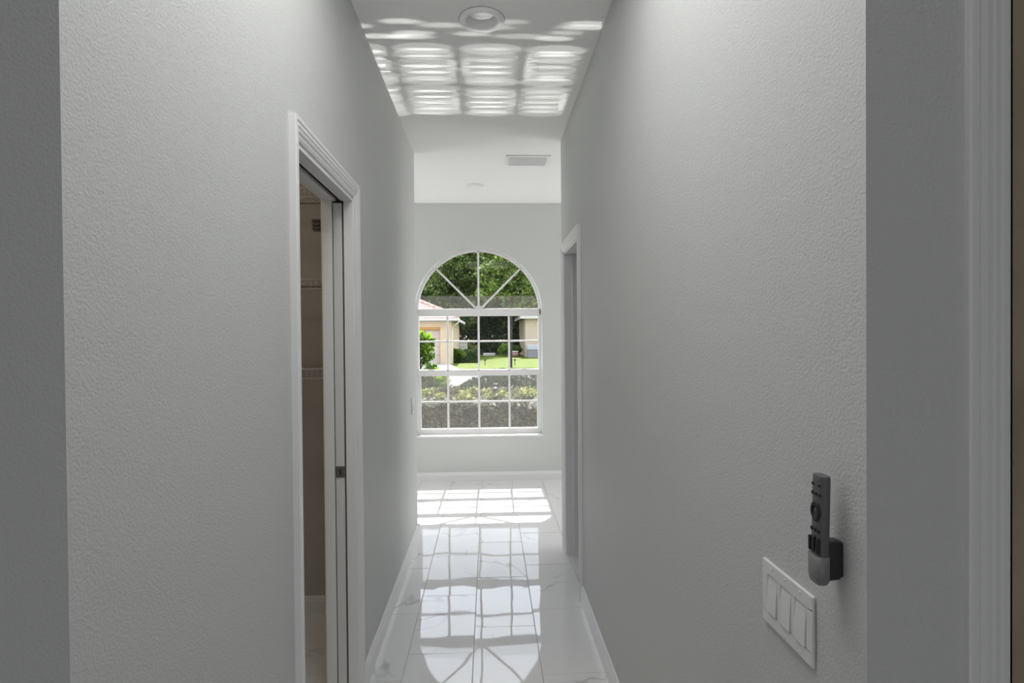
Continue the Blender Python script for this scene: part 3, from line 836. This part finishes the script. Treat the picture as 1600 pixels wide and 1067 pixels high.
def crown_points(n, c, rad, blobs, br):
    cs = blob(blobs, c, rad, .25)
    out = [blob(n // blobs + 1, q, np.array(br) * rng.uniform(.6, 1.25), .5) for q in cs]
    return np.concatenate(out)
def place(name, me, root, stuff=True):
    o = bpy.data.objects.new(name, me); COL.objects.link(o); o.parent = root
    if stuff: o['kind'] = 'stuff'
    return o
BARK = mat('bark', (.045, .038, .03), .9, .1, var=(6, .3))
L_DARK = leaf_mat('leaves_dark', (.012, .020, .007), (.085, .115, .036), .34, 1.4)
L_MID = leaf_mat('leaves_mid', (.024, .046, .012), (.17, .24, .055), .45, 1.6)
L_YOUNG = leaf_mat('leaves_young', (.035, .07, .014), (.25, .34, .075), .5, 3)
L_LITE = leaf_mat('leaves_light', (.05, .11, .012), (.22, .33, .03), .45, 3)

def tree_proto(hh, crown_c, rad, blobs, br, n, size, m_, trunk_r):
    me = leaves_mesh('foliage', crown_points(n, crown_c, rad, blobs, br), size, m_)
    tb = MB()
    top = Vector((crown_c[0], crown_c[1], crown_c[2] + rad[2] * .3))
    p0 = Vector((0, 0, -.1)); p1 = Vector((.05 * hh / 8, 0, crown_c[2] - rad[2] * .7))
    tb.tube(p0, p1, trunk_r, trunk_r * .75, 10); tb.tube(p1, top, trunk_r * .75, trunk_r * .2, 10)
    for k in range(9):
        t = .05 + .09 * k; s0 = p1.lerp(top, t); a = k * 2.4
        e = s0 + Vector((math.cos(a) * rad[0] * .75, math.sin(a) * rad[1] * .75, rad[2] * .35))
        tb.tube(s0, e, trunk_r * .35, trunk_r * .08, 6)
    tm = MB(); tm.v, tm.f, tm.sm = tb.v, tb.f, tb.sm
    t_me = bpy.data.meshes.new('trunk'); t_me.from_pydata(tb.v, [], tb.f); t_me.update(); t_me.materials.append(BARK)
    return me, t_me
P_BIG = [tree_proto(16, (0, 0, 8.2), (3.9, 3.6, 6.6), 120, (1.25, 1.25, 1.0), 26000, .30, L_DARK, .28) for _ in range(2)]
P_MID = [tree_proto(12, (0, 0, 6.4), (3.1, 3.0, 4.6), 90, (1.0, 1.0, .8), 22000, .24, L_MID, .20) for _ in range(1)]
P_YNG = tree_proto(8, (.1, 0, 5.0), (2.3, 2.2, 2.0), 46, (.62, .62, .46), 9000, .21, L_YOUNG, .060)
def tree(proto, loc, rz, sc, label, group=None):
    e = empty('tree', loc, label=label, cat='tree', group=group); e.rotation_euler = (0, 0, rz); e.scale = (sc,) * 3
    place('foliage', proto[0], e); place('trunk', proto[1], e, False)
    return e
back = 'dense dark tree in the background wall of trees beyond the lawn'
i = 0
for row, (Y, n_, sp) in enumerate(((57, 5, 5.2), (62, 6, 5.0))):
    for k in range(n_):
        x = (k - (n_ - 1) / 2) * sp + (row * 2.3) + trng.uniform(-.8, .8)
        tree(P_BIG[i % 2], (x, Y + trng.uniform(-1.5, 1.5), GZ), trng.uniform(0, 6.28), trng.uniform(.95, 1.18), back, 'dark trees beyond the lawn'); i += 1
tree(P_MID[0], (-2.6, 47, GZ), .6, 1.0, 'mid green tree rising behind the roof of the peach house')
tree(P_MID[0], (3.4, 55, GZ), 2.2, 1.05, 'mid green tree rising behind the beige house')
tree(P_YNG, (1.16, 30.2, GZ), 0, 1.0, 'slender young tree with a leafy crown standing on the front lawn')
# understorey that closes the view between the trunks
def shrub(name, loc, rad, n, size, m_, label, cat='shrub', blobs=14, br=.45, stem=True, group=None, flat=0., extra=None, zmin=0.02):
    e = empty(name, loc, label=label, cat=cat, group=group)
    pts = crown_points(n, (0, 0, rad[2]), np.array(rad) * .75, blobs, np.array(rad) * br)
    pts = pts[pts[:, 2] > zmin]
    place('foliage', leaves_mesh('foliage', pts, size, m_, flat), e)
    if stem:
        mb = MB()
        for k in range(5):
            a = k * 1.26
            mb.tube((math.cos(a) * .04, math.sin(a) * .04, -.05), (math.cos(a) * rad[0] * .5, math.sin(a) * rad[1] * .5, rad[2] * 1.1), .022 * max(.5, rad[2]), .006, 6)
        o = mb.build('stems', BARK, e)
    return e
for k in range(11):
    x = -12.2 + k * 2.4
    shrub('understorey_shrub', (x, 54 + (k % 2), GZ), (2.3, 1.2, 2.1 + .3 * (k % 3)), 6000, .22, L_DARK, 'dark understorey shrub at the foot of the background trees', blobs=16, group='understorey shrubs below the trees')
for k in range(9):
    x = -8.2 + k * 2.0
    shrub('verge_shrub', (x, 52.0 + .5 * (k % 2), GZ), (1.5, .8, .85), 2600, .20, L_DARK, 'low dark verge shrub along the far edge of the lawn', blobs=14, group='low shrubs at the edge of the lawn', br=.5)
shrub('rounded_shrub', (-1.95, 42.2, GZ), (1.15, .8, .72), 3500, .13, leaf_mat('leaves_pale', (.07, .09, .02), (.26, .30, .10), .4, 3), 'pale rounded shrub behind the white picket fence')
shrub('lawn_bush', (1.25, 45.0, GZ), (.55, .6, .62), 1800, .12, L_LITE, 'bright green upright bush beyond the lawn beside the slender tree')
shrub('dark_bush', (2.2, 47.0, GZ), (.75, .6, .55), 1800, .12, L_MID, 'mid green bush at the corner of the beige house')
# box hedge by the driveway
def hedge(name, x0, x1, y0, y1, z1, n, size, m_, label, rnd=.25, taper_left=0., up=None):
    cx = (x0 + x1) / 2
    e = empty(name, (cx, (y0 + y1) / 2, GZ), label=label, cat='hedge')
    p = rng.uniform(size=(n, 3))
    face = rng.uniform(size=n)
    q = np.empty((n, 3))
    q[:, 0] = x0 + (x1 - x0) * p[:, 0]; q[:, 1] = y0 + (y1 - y0) * p[:, 1]
    top = np.full(n, z1 - GZ)
    if taper_left: top *= np.clip((q[:, 0] - x0) / taper_left, 0, 1) ** .55 * .85 + .15
    top *= 1 + .10 * np.sin(q[:, 0] * 5.1 + 1) * np.sin(q[:, 0] * 2.3) + .05 * np.sin(q[:, 1] * 9)
    ty = np.abs(p[:, 1] * 2 - 1); top *= 1 - rnd * ty ** 4
    q[:, 2] = top * np.where(face < .45, .88 + .14 * p[:, 2], p[:, 2])
    fr = (face >= .45) & (face < .85); q[fr, 1] = y0 + .10 * (y1 - y0) * p[fr, 1] - .02 + (q[fr, 2] / (top[fr] + .01)) ** 3 * rnd * .4 * (y1 - y0)
    q[:, 0] -= cx; q[:, 1] -= (y0 + y1) / 2
    place('foliage', leaves_mesh('foliage', q, size, m_, 0., up=up), e)
    mb = MB()
    k = 0
    nst = max(3, int((x1 - x0) / .35))
    for k in range(nst):
        x = x0 + (k + .5) * (x1 - x0) / nst - cx
        if taper_left and x + cx < x0 + taper_left * .6: continue
        for a in (-.12, .1):
            mb.tube((x, 0, -.05), (x + a, trng.uniform(-.2, .2) * (y1 - y0), (z1 - GZ) * .7), .016, .006, 5)
    mb.build('stems', BARK, e)
    return e
hedge('box_hedge', -2.35, -.62, 35.4, 36.8, .58, 6500, .10, leaf_mat('leaves_hedge', (.018, .035, .010), (.075, .13, .022), .3, 4), 'clipped dark green box hedge beside the pale driveway', .25)
shrub('hedge_bush', (-1.9, 35.6, GZ), (.5, .45, .46), 2200, .10, L_LITE, 'lighter green bush at the driveway end of the box hedge')
# near planting
hg = hedge('ground_hedge', -.95, 4.2, 9.6, 11.8,   .76, 26000, .062, leaf_mat('leaves_juniper', (.016, .030, .012), (.075, .115, .040), .3, 5), 'broad dark green hedge mound by the roadside beyond the croton row', .3, .95)
hedge('red_shrub', .88, 2.6, 9.15, 9.9, .72, 5200, .05, leaf_mat('leaves_red', (.035, .022, .018), (.15, .075, .070), .3, 6), 'reddish purple low shrub in front of the dark hedge mound', .3, .5)
cr = hedge('croton_hedge', -2.2, 2.6, 7.25, 8.25, .66, 26000, .060, leaf_mat('leaves_croton', (.030, .034, .018), (.30, .27, .16), .35, 5), 'near hedge under the window with brownish twigs and yellow white leaf tips', .2)
mtop = leaf_mat('leaf_tips', (.11, .17, .045), (.60, .56, .22), .45, 9)
pts = []
for k in range(170):
    x = -2.3 + 4.7 * trng.random(); y = trng.uniform(-.42, .35)
    pts.append(blob(26, (x - .0, y, .86 + trng.uniform(-.05, .06)), (.085, .085, .055), .3))
o = place('yellow_tips', leaves_mesh('yellow_tips', np.concatenate(pts), .068, mtop, up=(0, 0, .35)), cr)
mw_ = leaf_mat('white_leaves', (.28, .29, .24), (.55, .55, .50), .4, 5)
pts = [blob(14, (-2.3 + 4.7 * trng.random(), trng.uniform(-.54, -.30), .83 + trng.uniform(-.05, .04)), (.09, .06, .045), .3) for k in range(130)]
o = place('white_tips', leaves_mesh('white_tips', np.concatenate(pts), .055, mw_), cr)
tw_ = MB()
for k in range(170):
    x = trng.uniform(-2.3, 2.3); y = trng.uniform(-.55, -.40); z0 = trng.uniform(-.02, .15)
    tw_.tube((x, y, z0), (x + trng.uniform(-.10, .10), y + trng.uniform(-.05, .12), z0 + trng.uniform(.35, .6)), .006, .003, 4)
o = tw_.build('twigs', mat('twig_bark', (.16, .12, .09), .9, .1), cr, fix=False); o['kind'] = 'stuff'
sh = shrub('broadleaf_shrub', (-1.50, 11.2, GZ), (.72, .7, .88), 3600, .15, leaf_mat('leaves_broad', (.04, .09, .012), (.27, .42, .035), .5, 4), 'tall bright green broadleaf shrub left of the window view', blobs=22, br=.36)
pts = crown_points(220, (0, 0, .85), (.6, .55, .5), 14, (.3, .3, .3))
place('blossoms', leaves_mesh('blossoms', pts, .075, mat('blossom_white', (.62, .62, .58), .6), 0, 1.2), sh)
shrub('low_dark_shrub', (-1.12, 8.7, GZ), (.42, .40, .50), 1500, .10, leaf_mat('leaves_lowdark', (.02, .028, .012), (.085, .095, .035), .35, 5), 'low dark shrub rising behind the left end of the near hedge')
# lawn ornaments
pot = empty('garden_pot', (1.98, 44.0, GZ), label='round pinkish garden pot with pale rim near the beige house', cat='pot')
part(MB().lathe([(0, 0), (.20, 0), (.30, .14), (.31, .28), (.25, .40)], (1.98, 44, GZ), 24), 'bowl', mat('pink_clay', (.30, .17, .16), .7), pot)
part(MB().lathe([(.25, .40), (.30, .41), (.30, .47), (.24, .47), (.22, .40)], (1.98, 44, GZ), 24), 'rim', OUTW, pot)
for x, lab in ((-.24, 'black path light on the lawn near its middle'), (1.46, 'black path light on the lawn beside the slender tree')):
    e = empty('path_light', (x, 32.6, GZ), label=lab, cat='path light', group='path lights on the lawn')
    part(MB().tube((x, 32.6, GZ - .05), (x, 32.6, GZ + .26), .018), 'stake', DARKGAP, e)
    part(MB().lathe([(0, .34), (.02, .33), (.085, .27), (.08, .255), (0, .255)], (x, 32.6, GZ), 16), 'hood', DARKGAP, e)
st = empty('edging_stone', (.02, 47.2, GZ), label='long pale edging stone at the far edge of the lawn', cat='stone')
part(MB().prism([(47.0, GZ), (47.45, GZ), (47.40, GZ + .2), (47.2, GZ + .26), (47.02, GZ + .18)], 0, -.5, .5), 'slab', CONC, st, .04)
